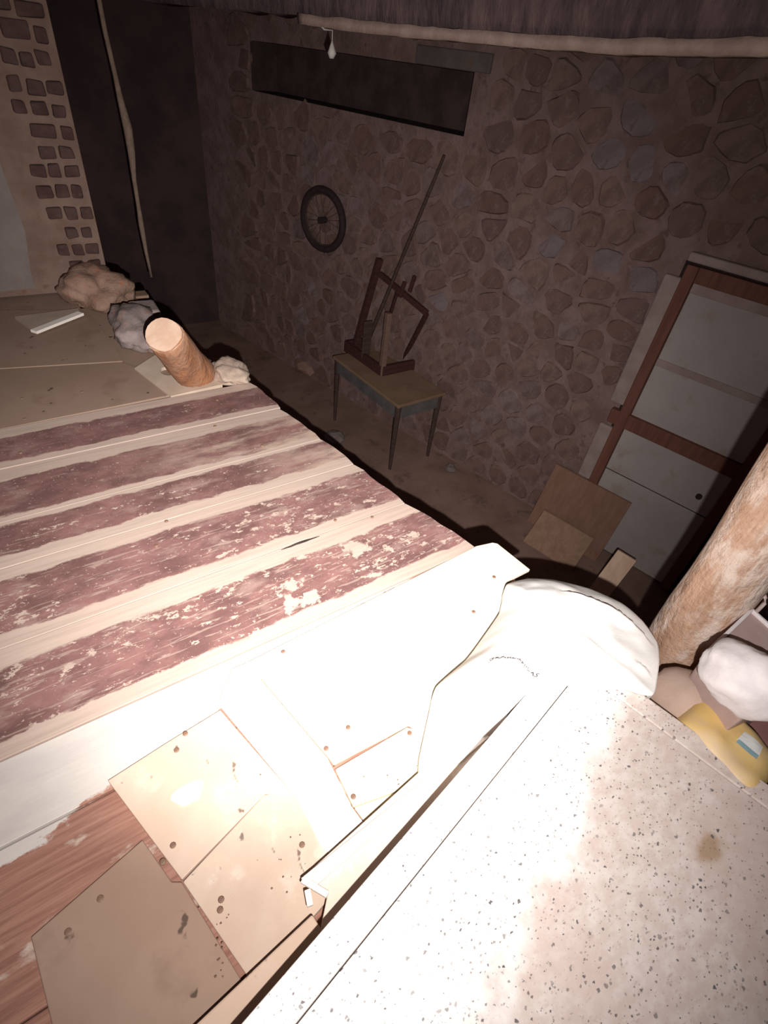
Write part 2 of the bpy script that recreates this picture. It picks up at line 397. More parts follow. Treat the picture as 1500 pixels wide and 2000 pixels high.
def clip(poly, p, q):                           # keep the side of p against q
    mx, my = (p[0] + q[0]) / 2, (p[1] + q[1]) / 2; nx, ny = q[0] - p[0], q[1] - p[1]
    out = []
    for i in range(len(poly)):
        a, b = poly[i], poly[(i + 1) % len(poly)]
        da = (a[0] - mx) * nx + (a[1] - my) * ny; db = (b[0] - mx) * nx + (b[1] - my) * ny
        if da <= 0: out.append(a)
        if da * db < 0:
            t = da / (da - db); out.append((a[0] + (b[0] - a[0]) * t, a[1] + (b[1] - a[1]) * t))
    return out
def stone_mesh(mb, poly, r_):
    n = len(poly); cut = []
    for i in range(n):                          # knock the corners off
        a, b, c = poly[i - 1], poly[i], poly[(i + 1) % n]
        f1, f2 = r_.uniform(.16, .34), r_.uniform(.16, .34)
        cut += [(b[0] + (a[0] - b[0]) * f1, b[1] + (a[1] - b[1]) * f1), (b[0] + (c[0] - b[0]) * f2, b[1] + (c[1] - b[1]) * f2)]
    poly = cut
    cx = sum(p[0] for p in poly) / len(poly); cz = sum(p[1] for p in poly) / len(poly)
    n = len(poly); out = r_.uniform(.002, .020); tx, tz = r_.uniform(-.15, .15), r_.uniform(-.15, .15)
    base = []; top = []
    g = r_.uniform(.93, .985)
    for p in poly:
        k = g * r_.uniform(.90, 1.02)
        base.append(wp(cx + (p[0] - cx) * k, cz + (p[1] - cz) * k, -.015))
        k2 = k * r_.uniform(.78, .93); dx, dz = (p[0] - cx) * k2, (p[1] - cz) * k2
        top.append(wp(cx + dx, cz + dz, out * r_.uniform(.8, 1.05) + tx * dx + tz * dz))
    mb.add(base + top, [(i, (i + 1) % n, n + (i + 1) % n, n + i) for i in range(n)] + [tuple(range(n, 2 * n))])
pts = []
z = FZ + .06; row = 0
while z < ZC - .75:
    s = -4.0 + rnd.uniform(0, .2); hrow = rnd.uniform(.15, .215)
    while s < 3.4:
        wd = rnd.uniform(.16, .36)
        pts.append((s + wd / 2, z + hrow / 2 + rnd.uniform(-.05, .05))); s += wd
    z += hrow; row += 1
door_s0, door_s1, door_z1 = .82, 1.95, .36
cells = []
for p in pts:
    if door_s0 - .06 < p[0] < door_s1 + .1 and p[1] < door_z1 + .08: continue
    if rs0 - .12 < p[0] < rs1 + .16 and rz0 - .08 < p[1] < rz1 + .13: continue
    poly = [(p[0] - .3, p[1] - .25), (p[0] + .3, p[1] - .25), (p[0] + .3, p[1] + .25), (p[0] - .3, p[1] + .25)]
    for q in pts:
        if q is not p and abs(q[0] - p[0]) < .65 and abs(q[1] - p[1]) < .55: poly = clip(poly, p, q)
    if p[0] < door_s0: poly = [(min(a, door_s0 - .02), b) if b < door_z1 else (a, b) for a, b in poly]
    poly = [(a, max(b, FZ + .005)) for a, b in poly]
    if len(poly) > 3: cells.append((p, poly))
def nearness(c):
    p = wp(*c[0]); return (p - LENS).length
ccam = lambda P: ((P - LENS).dot(right), -(P - LENS).dot(up), -(P - LENS).dot(back))
vis, rest = [], []
for c in cells:
    a, b, d = ccam(wp(*c[0])); px, py = 750 + F * a / d, 1000 + F * b / d
    (vis if d > 0 and -20 < px < 1530 and 60 < py < 1150 and c[0][0] > -3.0 else rest).append(c)
vis.sort(key=nearness); rest += vis[298:]; vis = vis[:298]
print('stones', len(vis), 'rest', len(rest))
pale = [min(vis, key=lambda c: (c[0][0] - q[0]) ** 2 + (c[0][1] - q[1]) ** 2)[0] for q in (on_wall(a, b) for a, b in ((1170, 315), (1275, 320), (1195, 490), (1050, 490), (1270, 240), (1330, 560), (865, 580)))]
for p, poly in vis:
    mb = MB(); stone_mesh(mb, poly, rnd)
    o = mb.build('stone', M['bluestone'] if p in pale else M['stone'], wall_far, loc=wp(*p), bevel=0)
    if p in pale: o['label'] = 'paler bluish grey stone'
mb = MB()
for p, poly in rest: stone_mesh(mb, poly, rnd)
mb.build('distant_stones', M['stone'], wall_far, loc=wp(-3.5, 0))['kind'] = 'stuff'

# the door: red-brown frame with pale panels
j0, j1 = .905, 1.80
door = struct(wbox(MB(), j0 - .03, j1 + .1, FZ, .34, -.01, .012).build('door_1', M['black'], loc=wp(1.35, FZ)))
for nm, a in (('jamb', (j0, j0 + .075, FZ, .33, .0, .07)), ('jamb', (j1, j1 + .08, FZ, .33, .0, .07)),
              ('top_rail', (j0 + .075, j1, .235, .33, .0, .06)), ('middle_rail', (j0 - .07, j1, -.86, -.745, .0, .055))):
    part(wbox(MB(), *a), nm, M['jamb'], door, bevel=.006)
for z0, z1, nm in ((-.745, -.31, 'panel'), (-.295, .235, 'panel'), (-1.245, -.86, 'panel'), (-1.99, -1.255, 'panel')):
    part(wbox(MB(), j0 + .075, j1, z0, z1, .0, .022), nm, M['doorpanel'], door, bevel=.004)
part(wbox(MB(), j0 + .075, j1, -.335, -.285, .0, .032), 'seam_strip', M['casing'], door, bevel=.004)
part(wbox(MB(), j0 + .075, j1, .17, .235, .0, .03), 'seam_strip', M['casing'], door, bevel=.004)
hs, hz = on_wall(1365, 970, .03)
part(MB().tube([wp(hs, hz, .015), wp(hs, hz, .04)], .022, 12), 'latch_hole', M['black'], door)
cas = struct(wbox(MB(), j0 - .115, j0 - .003, -.70, .24, .0, .045).build('trim_1', M['casing'], loc=wp(.85, -.7), bevel=.012))
cas2 = struct(wbox(MB(), j0 - .115, j0 - .003, -1.42, -.90, .0, .04).build('trim_2', M['casing'], loc=wp(.85, -1.4), bevel=.012))
struct(wbox(MB(), j0 - .02, 2.6, .345, .40, .0, .06).build('trim_3', M['casing'], loc=wp(1.5, .345), bevel=.012))

# ------------------------------------------------------------------ loft floor and its boards
EX = [(.772, 1.955), (.792, 1.713), (.838, 1.447), (.868, 1.258), (.908, .995), (.982, .722), (1.055, .585)]
fl = MB()
for y0 in (.3, .9, 1.5, 2.1, 2.7, 3.2): fl.box((-.62, y0, -.095), (2.6, .08, .12))
for y0 in (-.3, -.9, -1.5): fl.box((-.48, y0, -.095), (3.2, .08, .12))
loft = struct(fl.build('floor', M['joist'], loc=(0, 0, -.035)))
XL = -2.15
def yl(py): return at(0, py).y
def plank(ys, xe, mat, dz=0.0, jag=0.0):
    (y1, x1), (y0, x0) = ys; g = .0011
    n = 6; pts_ = [(XL, y1 - g), (XL, y0 + g)]
    for i in range(n + 1):
        t = i / n; x = x0 + (x1 - x0) * t + (rnd.uniform(-jag, jag) if 0 < i < n else 0)
        if i in (0, n): x -= .008
        pts_.append((x, y0 + g + (y1 - y0 - 2 * g) * t))
    mb = MB().prism(pts_, -.034 + dz, dz)
    return part(mb, 'plank', mat, loft, bevel=.0015)
def E(i): return (EX[i][1], EX[i][0])
b550 = at(560, 1150); b700 = at(700, 1075); b610 = at(600, 1170)
planks = [
  plank((E(0), (E(1)[0], .800)), 0, plank_paint('plank_paint_far', yl(905), yl(856), .645), .0006, .003),
  plank((E(1), E(2)), 0, plank_paint('plank_paint_second', yl(1012), yl(940), .635, (), (.1, .55)), -.0004, .003),
  plank((E(2), E(3)), 0, plank_paint('plank_paint_third', yl(1090), yl(1030), .62, (), (.45, .9)), .0004, .003),
  plank((E(3), E(4)), 0, plank_paint('plank_paint_fourth', yl(1243), yl(1137), .595), -.0004, .006),
  plank((E(4), E(5)), 0, plank_paint('plank_paint_fifth', yl(1450), yl(1308), .585, ((b550.x, b550.y, .05), (b700.x, b700.y, .045), (b610.x, b610.y, .04), (at(600,1080).x, at(600,1080).y + .02, .04), (at(60,1430).x, at(60,1430).y, .03))), .0006, .004),
  plank((E(5), (.56, 1.0)), 0, M['white_board'], -.003, .004),
]
# boards under the loose sheets, the table and the far corner
part(MB().prism([(XL, .558), (XL, .30), (1.04, .30), (1.04, .558)], -.040, -.006), 'plank', M['white_board'], loft, bevel=.003)
y = .298
while y > -1.7:
    xe_ = 1.08 if y > .2 else 1.34
    part(MB().prism([(XL, y), (XL, y - .27), (xe_, y - .27), (xe_, y)], -.040, -.006), 'plank', M['hardboard'] if y < 0 else M['white_board'], loft, bevel=.003)
    y -= .273
part(MB().prism([(XL, 3.5), (XL, 1.957), (.60, 1.957), (.70, 2.2), (.62, 2.75), (.56, 3.5)], -.05, -.012), 'subfloor_board', M['hardboard'], loft)
def nail(px, py, parent, r=.006, z=.001):
    p = at(px, py, z)
    o = MB().tube([p - Vector((0, 0, .002)), p + Vector((0, 0, .0012)), p + Vector((0, 0, .002))], [r, r, r * .7], 10).build('nail', M['nail'], parent, loc=p)
    return o
for px, py, i in ((424, 781, 0), (40, 884, 0), (698, 955, 3), (305, 1066, 3), (325, 1018, 3), (512, 870, 2), (420, 832, 1)):
    nail(px, py, planks[i], .0055, .002)
for px, py in ((727, 1010), (655, 1016)): nail(px, py, planks[4], .005, .003)
# dark split in the raw edge between the last two painted boards
a, b = at(549, 1075), at(624, 1048)
spl = []
for i in range(9):
    t = i / 8; p = a.lerp(b, t); spl.append((p.x, p.y + .006 * math.sin(math.pi * t) * rnd.uniform(.5, 1)))
for i in range(8, -1, -1):
    t = i / 8; p = a.lerp(b, t); spl.append((p.x, p.y - .003 * math.sin(math.pi * t) * rnd.uniform(.3, 1) - .0006))
part(MB().prism(spl, .0015, .0028), 'split', M['black'], planks[4])

# ------------------------------------------------------------------ brick end wall on the loft
BY = 3.22
bx1 = .505
backw = MB().box(((bx1 - 2.2) / 2, BY + .14, ZC / 2), (bx1 + 2.2, .28, ZC))
wall_back = struct(backw.build('wall_back', M['brick_mortar'], loc=(0, BY, 0)))
r2 = random.Random(3)
zz = .10
while zz < 2.05:
    hb = r2.uniform(.044, .056); x = bx1 - .012 - r2.uniform(0, .025); k = 0
    while k < 5:
        wb = r2.uniform(.045, .068) if r2.random() < .85 else .10
        pl = max(.10, .25 - .0 * zz)
        if x - wb < bx1 - .235: break
        mb = MB().box((x - wb / 2, BY - .002, zz + hb / 2 + r2.uniform(-.006, .006)), (wb, .034, hb))
        for v in mb.v: v += Vector((r2.uniform(-.006, .006), r2.uniform(-.004, .004), r2.uniform(-.006, .006)))
        part(mb, 'brick', M['brick'], wall_back, bevel=.007)
        x -= wb + r2.uniform(.010, .022); k += 1
    zz += hb + r2.uniform(.022, .04)
# plaster coat left of the bricks, with a ragged edge
pl = [(-2.2, .02)]
for i in range(26):
    z_ = .04 + i * .088
    pl.append((bx1 - .31 - .06 * math.exp(-z_ * 3) + .05 * mn.noise(Vector((z_ * 2.3, 3, 0))) + .02 * mn.noise(Vector((z_ * 9, 1, 0))), z_))
pl.append((-2.2, 2.28))
mb = MB(); n = len(pl)
mb.add([(p[0], BY - .032, p[1]) for p in pl] + [(p[0], BY + .01, p[1]) for p in pl],
       [tuple(range(n)), tuple(range(2 * n - 1, n - 1, -1))] + [(i, (i + 1) % n, n + (i + 1) % n, n + i) for i in range(n)])
part(mb, 'plaster_coat', M['plaster'], wall_back)

# ------------------------------------------------------------------ beam across the room
BD = 1.75
bp = [(1700, 113), (1500, 112), (1350, 111), (1200, 108), (1100, 101), (1000, 92), (900, 83), (800, 75), (700, 64), (600, 50), (500, 40), (440, 36)]
bs = [on_wall(px, py, BD) for px, py in bp]
bs = [(5.5, bs[0][1] + .02)] + [(s, z) for s, z in bs] + [(-4.4, bs[-1][1] + .0)]
bs = [q for i, q in enumerate(bs) if i == 0 or q[0] < bs[i - 1][0] - .02]
dense = []
for i in range(len(bs) - 1):
    for k in range(8):
        t = k / 8; dense.append((bs[i][0] + (bs[i + 1][0] - bs[i][0]) * t, bs[i][1] + (bs[i + 1][1] - bs[i][1]) * t))
dense.append(bs[-1])
def strip(prof, wob, seed, dense=None):
    dense = dense or globals()['dense']
    mb = MB(); m = len(prof); vs_ = []
    for i, (s, z) in enumerate(dense):
        for k, (d, dz) in enumerate(prof):
            q = mn.noise(Vector((s * 7, k * 1.7 + seed, 0))) * wob + mn.noise(Vector((s * 23, k * 2.7 + seed, 3))) * wob * .5
            vs_.append(wp(s, z + dz + q, BD + d + q * .6))
    N_ = len(dense)
    fs = [(i * m + k, i * m + (k + 1) % m, (i + 1) * m + (k + 1) % m, (i + 1) * m + k) for i in range(N_ - 1) for k in range(m)]
    fs += [tuple(range(m)), tuple((N_ - 1) * m + k for k in range(m - 1, -1, -1))]
    mb.add(vs_, fs); return mb
bb = strip([(.03, .035), (.045, .12), (.03, .25), (.04, .40), (-.12, .40), (-.12, .035)], .02, 1)
beam = struct(bb.build('trim_4', M['beam'], loc=wp(0, 1.1, BD), smooth=True))
part(strip([(.06, .0), (.065, .038), (-.10, .036), (-.09, .004)], .006, 5, [q for q in dense if q[0] > on_wall(590, 50, BD)[0]]), 'pale_lip', M['lip'], beam, smooth=True)['label'] = 'pale lower edge of the dark beam'

# ------------------------------------------------------------------ low table with terrazzo top
ZT = .17; TH = .03
SCn = at(1116, 1254, ZT); SCn.z = 0; SL = Vector((-.796, -.165, 0)).normalized(); SF = Vector((SL.y, -SL.x, 0)) * 1.0
if SF.y > 0: SF = -SF
TABLE0 = SCn + SL * .6 + SF * .4
M['terrazzo'] = terrazzo('speckled_terrazzo')
tab = thing('low_table', 'low table with a white dark-speckled stone top in the front right corner', 'table', TABLE0)
def sp(a, b): q = SCn + SL * a + SF * b; return (q.x, q.y)
LA, LB, EW = 1.25, .80, .05
part(MB().prism([sp(EW, EW), sp(LA, EW), sp(LA, LB), sp(EW, LB)], ZT - TH, ZT), 'table_top', M['terrazzo'], tab, bevel=.002)
part(MB().prism([sp(0, 0), sp(LA, 0), sp(LA, EW - .002), sp(EW - .002, EW - .002)], ZT - TH, ZT - .0005), 'edge_strip', M['terrazzo'], tab, bevel=.003)
part(MB().prism([sp(0, 0), sp(EW - .002, EW - .002), sp(EW - .002, LB), sp(0, LB)], ZT - TH, ZT - .0005), 'edge_strip', M['terrazzo'], tab, bevel=.003)
fr = MB()
for (a0, b0, a1, b1) in ((.06, .07, LA - .06, .07), (.06, LB - .07, LA - .06, LB - .07), (.06, .07, .06, LB - .07), (LA - .06, .07, LA - .06, LB - .07)):
    fr.bar((*sp(a0, b0), ZT - TH - .031), (*sp(a1, b1), ZT - TH - .031), .025, .058)
part(fr, 'frame', M['joist'], tab)
for a0, b0 in ((.08, .09), (LA - .08, .09), (.08, LB - .09), (LA - .08, LB - .09)):
    part(MB().bar((*sp(a0, b0), .0), (*sp(a0, b0), ZT - TH), .04, .04), 'leg', M['joist'], tab)

# pale batten on the boards just left of the table edge
d0, d1 = at(610, 1785, .05), at(330, 2050, .05)
dv = (d1 - d0).normalized(); sv = Vector((-dv.y, dv.x, 0)); sv = sv if sv.y < 0 else -sv
q = [d0, d1, d1 + sv * .10, d0 + sv * .10]
solo(MB().prism([(p.x, p.y) for p in q], .022, .05), 'wooden_batten', M['tan_board'], 'narrow pinkish wooden batten lying along the left edge of the speckled table', 'batten', bevel=.003)

# ------------------------------------------------------------------ loose sheets on the loft floor
def sheet(name, px, z0, th, mat, label, nails=(), cat='board', tilt=None, **k):
    P = [at(a, b, z0 + th) for a, b in px]
    mb = MB().prism([(p.x, p.y) for p in P], z0, z0 + th)
    o = solo(mb, name, mat, label, cat, **k)
    for a, b in nails: 
        p = at(a, b, z0 + th)
        MB().tube([p - Vector((0, 0, .002)), p + Vector((0, 0, .0012)), p + Vector((0, 0, .002))], [.0055, .0055, .004], 10).build('nail', M['nail'], o, loc=p)
    return o
sheet('plywood_sheet', [(484, 1292), (930, 1066), (962, 1059), (972, 1061), (1036, 1112), (990, 1135), (1020, 1230), (1080, 1330), (960, 1450), (860, 1470), (800, 1414), (652, 1492), (642, 1478)], -.004, .012, M['ply'],
      'large pale plywood sheet beside the last painted plank, partly under the white sack', ((965, 1127), (553, 1273), (680, 1421), (637, 1462), (925, 1195)), bevel=.003)
sheet('plywood_piece', [(655, 1502), (795, 1420), (1000, 1480), (900, 1500), (690, 1575)], -.004, .010, M['yellow_ply'],
      'small yellowish plywood piece between the white sack and the chalky batten', ((690, 1556), (800, 1432)), bevel=.002)
sheet('plywood_underlay', [(692, 1577), (900, 1502), (990, 1500), (760, 1740), (722, 1618)], -.004, .006, M['yellow_ply'],
      'thin yellowish underlay strip beside the raised pale board', bevel=.001)
sheet('chalky_board', [(425, 1372), (452, 1305), (482, 1293), (640, 1479), (650, 1499), (688, 1575), (718, 1615), (680, 1705), (625, 1650), (578, 1556)], -.004, .012, M['batten'],
      'bright chalky board running from the whitewashed plank down towards the table', bevel=.004)
sheet('fibreboard', [(210, 1524), (330, 1447), (430, 1386), (575, 1553), (518, 1550), (355, 1718)], -.004, .011, M['tan_board'],
      'tan square of board with a pale round stain, below the whitewashed plank', ((345, 1465), (362, 1433), (338, 1651)), bevel=.002)
sheet('fibreboard', [(357, 1722), (516, 1552), (580, 1540), (700, 1690), (560, 1850), (484, 1908)], -.004, .010, M['dusty_board'],
      'dusty tan board with crumbs and spots, between the raised board and shadowy brown board', ((432, 1757), (430, 1777), (590, 1650)), bevel=.002)
sheet('fibreboard', [(60, 1830), (278, 1640), (335, 1722), (355, 1722), (472, 1915), (350, 2060), (120, 2080)], -.004, .008, M['cardboard'],
      'shadowy brown board in the bottom left corner of the floor', ((196, 1755), (318, 1683), (133, 1820)), bevel=.002)
# pale stain on the tan board
p = at(368, 1550, .009)
solo(MB().prism([(p.x + .028 * math.cos(t) * (1 + .2 * math.sin(3 * t)), p.y + .022 * math.sin(t) * (1 + .15 * math.cos(2 * t))) for t in [2 * math.pi * i / 22 for i in range(22)]], .008, .0095),
     'plaster_splash', M['batten'], 'small pale splash of plaster on the tan square board', 'plaster')
# raised board running under the table
rb = [(588, 1716), (820, 1506), (945, 1428), (1010, 1388)]
Pz = .05
P = [at(a, b, Pz) for a, b in rb] 
poly = [(P[0].x, P[0].y), (P[1].x, P[1].y), (P[2].x, P[2].y), (P[3].x, P[3].y), (.66, .10), (.05, .08), (at(640, 1745, Pz).x, at(640, 1745, Pz).y)]
M['raised'] = mottled('raised_pale_board', (.68, .54, .45), (.74, .62, .52), 7, .8, .1, c=(.78, .68, .60), spots=24)
rboard = thing('raised_board', 'pale board lying raised under the left edge of the speckled table', 'board', at(800, 1600, 0))
part(MB().prism(poly, Pz - .012, Pz), 'board', M['raised'], rboard, bevel=.002)
for a, b in ((.22, .15), (.55, .15)): part(MB().box((a, b, .018), (.05, .08, .037)), 'spacer', M['joist'], rboard)
rb2 = [at(588, 1716, Pz + .004), at(945, 1428, Pz + .004), at(955, 1440, Pz + .004), at(612, 1735, Pz + .004)]
part(MB().prism([(p.x, p.y) for p in rb2], Pz + .0005, Pz + .007), 'edging', M['batten'], rboard, bevel=.001)
for (a, b, c, d) in ((590, 1718, 640, 1748), (600, 1738, 606, 1770), (612, 1722, 622, 1700)):
    part(MB().bar(at(a, b, Pz + .006), at(c, d, Pz + .006), .010, .008), 'splinter', M['batten'], rboard, bevel=.001)

# crumbs of plaster and dirt
cr = random.Random(11)
cm = MB()
for i in range(44):
    px, py = cr.choice([(cr.gauss(590, 30), cr.gauss(1690, 60)), (cr.gauss(430, 10), cr.gauss(1850, 60)), (cr.gauss(700, 120), cr.gauss(1520, 40))])
    p = at(px, py, .009); r = cr.uniform(.0008, .0024)
    if p.x > .55: continue
    cm.blob((p.x, p.y, .009 + r * .4), (r, r * .8, r * .6), i, .3, 1)
o = solo(cm, 'crumbs', M['nail'], 'scattered dark crumbs of dirt on the loose boards', 'dirt'); o['kind'] = 'stuff'

# back panels
sheet('hardboard_panel', [(-260, 745), (-30, 723), (240, 707), (262, 716), (330, 772), (0, 838), (-260, 888)], -.010, .008, M['hardboard'],
      'brown hardboard panel next to the first painted plank', ((43, 778), (160, 765), (48, 818)), bevel=.001)
sheet('hardboard_panel', [(-260, 735), (-30, 721), (239, 705), (215, 660), (160, 604), (0, 606), (-200, 620)], -.010, .0075, M['hardboard'],
      'brown hardboard panel below the brick wall, behind the other panel', bevel=.001)
q = [(28, 618), (152, 602), (158, 612), (70, 648)]
tl = thing('thin_board', 'greyish thin board scrap with a bright edge, lying on the back hardboard panel', 'board', at(95, 625, -.004))
Pq = [at(a, b, .01) for a, b in q]
part(MB().prism([(p.x, p.y) for p in Pq], -.004, .010), 'board', M['gtile'], tl)
a, b = at(66, 648, .012), at(158, 612, .012)
part(MB().bar(a, b, .035, .012), 'bright_edge', M['tile_edge'], tl)

# ------------------------------------------------------------------ debris at the loft edge
mb = MB().blob(at(195, 590, -.01) + Vector((0, .05, .05)), (.17, .20, .12), 3, .4, 4, flat=-.012)
solo(mb, 'rubble_heap', M['redrubble'], 'red-stained rubble heap at the foot of the brick wall end', 'rubble', smooth=True)
c = at(268, 640, .05)
gs = MB().blob((c.x, c.y, .045), (.115, .19, .08), 8, .35, 4, flat=-.012)
solo(gs, 'grey_stone', M['greystone'], 'grey stone block with a red stain, just left of the short log', 'stone', smooth=True)
c = at(283, 612, .06)
solo(MB().prism([(c.x - .08, c.y - .05), (c.x + .06, c.y - .06), (c.x + .07, c.y + .09), (c.x - .05, c.y + .10)], -.012, .09), 'grey_stone', M['greystone'], 'angular grey stone at the very edge behind the short log', 'stone', bevel=.012)
# short log lying across the edge: near sawn end facing the lens side
lb, la = at(388, 738, -.012), at(319, 653, .27)
lg = thing('log_stub', 'short rusty brown log stub with a sawn end, leaning at the loft edge', 'log', (lb.x, lb.y, -.012))
ax = (lb - la).normalized()
n_ = 9
part(MB().tube([la.lerp(lb, i / (n_ - 1)) for i in range(n_)], [.066, .069, .069, .072, .074, .075, .078, .082, .086], 20, wob=.1, seed=4), 'trunk', M['logstub'], lg, smooth=True)
part(MB().tube([la - ax * .004, la + ax * .01], [.064, .067], 20, wob=.1, seed=4), 'sawn_end', M['logend'], lg)
# plywood offcut with a round hole
bm = bmesh.new()
out = [at(300, 692, .01), at(262, 716, .01), at(333, 771, .01), at(434, 748, .01), at(395, 715, .01), at(335, 680, .01)]
hc = at(327, 722, .01); hole = [hc + Vector((.030 * math.cos(t), .040 * math.sin(t), 0)) for t in [2 * math.pi * i / 18 for i in range(18)]]
def loop(ps):
    v = [bm.verts.new((p.x, p.y, .004)) for p in ps]; return [bm.edges.new((v[i], v[(i + 1) % len(v)])) for i in range(len(v))]
bmesh.ops.triangle_fill(bm, use_beauty=True, edges=loop(out) + loop(hole))
r = bmesh.ops.extrude_face_region(bm, geom=list(bm.faces))
for v in [e for e in r['geom'] if isinstance(e, bmesh.types.BMVert)]: v.co.z -= .014
bm.verts.index_update()
mb = MB(); mb.add([v.co.copy() for v in bm.verts], [tuple(v.index for v in f.verts) for f in bm.faces]); bm.free()
solo(mb, 'plywood_offcut', M['paper'], 'pale plywood offcut with a round hole, in front of the short log', 'board')
c = at(440, 728, .03)
solo(MB().blob((c.x + .03, c.y + .02, .018), (.075, .10, .045), 21, .4, 4, flat=-.012), 'pale_stone', M['palestone'], 'flat pale stone at the loft edge beyond the end of the first painted plank', 'stone', smooth=True)

# ------------------------------------------------------------------ white sack
SO = [((990, 1141), 0.060), ((1032, 1130), 0.074), ((1080, 1132), 0.082), ((1150, 1149), 0.096), ((1215, 1178), 0.110), ((1255, 1212), 0.132), ((1284, 1254), 0.154), ((1288, 1290), 0.172), ((1284, 1325), 0.179),
      ((1276, 1356), 0.184), ((1235, 1343), 0.186), ((1200, 1331), 0.188), ((1140, 1336), 0.188), ((1095, 1330), 0.186), ((1073, 1312), 0.161), ((1035, 1352), 0.139), ((992, 1399), 0.110), ((945, 1431), 0.078), ((880, 1468), 0.064), ((824, 1506), 0.055),
      ((820, 1480), 0.050), ((828, 1440), 0.050), ((840, 1385), 0.050), ((852, 1341), 0.050), ((910, 1289), 0.050), ((950, 1235), 0.050), ((976, 1196), 0.050), ((984, 1165), 0.055)]
OP = [at(a, b, z) for (a, b), z in SO]
SCt = at(1062, 1258, .16); SCt.z = .0
def catmull(ps, k):
    out = []; n = len(ps)
    for i in range(n):
        p0, p1, p2, p3 = ps[i - 1], ps[i], ps[(i + 1) % n], ps[(i + 2) % n]
        for j in range(k):
            t = j / k
            lin = p1.lerp(p2, t)
            cm_ = .5 * ((2 * p1) + (p2 - p0) * t + (2 * p0 - 5 * p1 + 4 * p2 - p3) * t * t + (3 * p1 - p0 - 3 * p2 + p3) * t ** 3)
            out.append(lin.lerp(cm_, .6))
    return out
OD = catmull(OP, 9); NO = len(OD); NR = 64
def seg_dist(p, pl):             # signed distance to a polyline (right side positive) and place along it
    best = (9, 0, None)
    sn = [Vector((b.y - a.y, a.x - b.x)).normalized() for a, b in zip(pl, pl[1:])]
    vn = [sn[0]] + [(a + b).normalized() for a, b in zip(sn, sn[1:])] + [sn[-1]]
    for i in range(len(pl) - 1):
        a, b = pl[i], pl[i + 1]; d = b - a; t = max(0, min(1, (p - a).dot(d) / d.length_squared))
        q = a + d * t; dist = (p - q).length
        if dist < best[0]: best = (dist, i + t, (p - q).dot(vn[i].lerp(vn[i + 1], t)))
    return (best[0] if best[2] >= 0 else -best[0], best[1])
XY = lambda a, b, z: Vector((at(a, b, z).x, at(a, b, z).y))
creases = [([XY(a, b, .17) for a, b in ((930, 1302), (965, 1286), (1000, 1298), (1030, 1314), (1050, 1334))], .012, .06),
           ([XY(a, b, .17) for a, b in ((1098, 1143), (1130, 1160), (1162, 1174), (1195, 1186), (1216, 1192), (1250, 1225), (1285, 1265))], .012, .05),
           ([XY(a, b, .2) for a, b in ((1245, 1282), (1268, 1298), (1282, 1312))], .008, .04)]
def sack_z(p, zo, r):
    z = zo + (1 - r ** 2.2) * (.165 - zo) + .035 * (1 - r ** 2)
    z += .006 * mn.noise(Vector((p.x * 9, p.y * 9, 0))) * (1 - r ** 4) + .005 * mn.noise(Vector((p.x * 22, p.y * 22, 4))) * (1 - r ** 6)
    for pl_, hgt, fall in creases:
        d, t = seg_dist(Vector((p.x, p.y)), pl_)
        n = len(pl_) - 1; endf = min(1, min(t, n - t) * 1.5 + .0)
        if d >= 0 and d < fall: z += hgt * endf * (1 - d / fall) ** 1.5 * (1 - r ** 8)
        elif d < 0 and -d < fall: z -= .25 * hgt * endf * (1 + d / fall) ** 2 * (1 - r ** 8)
    q = Vector((p.x, p.y, 0)) - SCn; a = min(q.dot(SL), q.dot(SF))      # the table corner underneath holds the cloth up
    t = max(0, min(1, (a + .075) / .075)); sup = (ZT + .014) * t * t * (3 - 2 * t)
    if r < .99: z = max(z, sup) + .012 * math.exp(-abs(z - sup) / .02) * (1 - r ** 4)
    return z
sk = MB(); vs_ = []
cz = sack_z(SCt, .15, 0); vs_.append(Vector((SCt.x, SCt.y, cz)))
for k in range(1, NR + 1):
    r = k / NR
    for o_ in OD:
        p = SCt.lerp(Vector((o_.x, o_.y, 0)), r); z = sack_z(p, o_.z, r); vs_.append(Vector((p.x, p.y, z)))
def under(p): 
    q = Vector((p.x, p.y, 0)) - SCn; a, b = q.dot(SL), q.dot(SF)
    return ZT + .001 if (a > -.006 and b > -.006) else .016
for sc_, zf in ((1.0, .35), (.97, .0)):
    for o_ in OD:
        p = SCt.lerp(Vector((o_.x, o_.y, 0)), sc_); u = under(Vector((o_.x, o_.y, 0))); z0 = max(u, o_.z if u < .2 else o_.z)
        vs_.append(Vector((p.x, p.y, u + max(0, o_.z - u) * zf)))
NRR = NR + 2
fs = [(0, 1 + i, 1 + (i + 1) % NO) for i in range(NO)]
for k in range(NRR - 1):
    for i in range(NO):
        fs.append((1 + k * NO + i, 1 + (k + 1) * NO + i, 1 + (k + 1) * NO + (i + 1) % NO, 1 + k * NO + (i + 1) % NO))
sk.add(vs_, fs)
sack = thing('sack', 'crumpled white woven sack slumped over the corner of the speckled table', 'sack', (SCt.x, SCt.y, .015))
sko = part(sk, 'bag', M['sack'], sack, smooth=True)
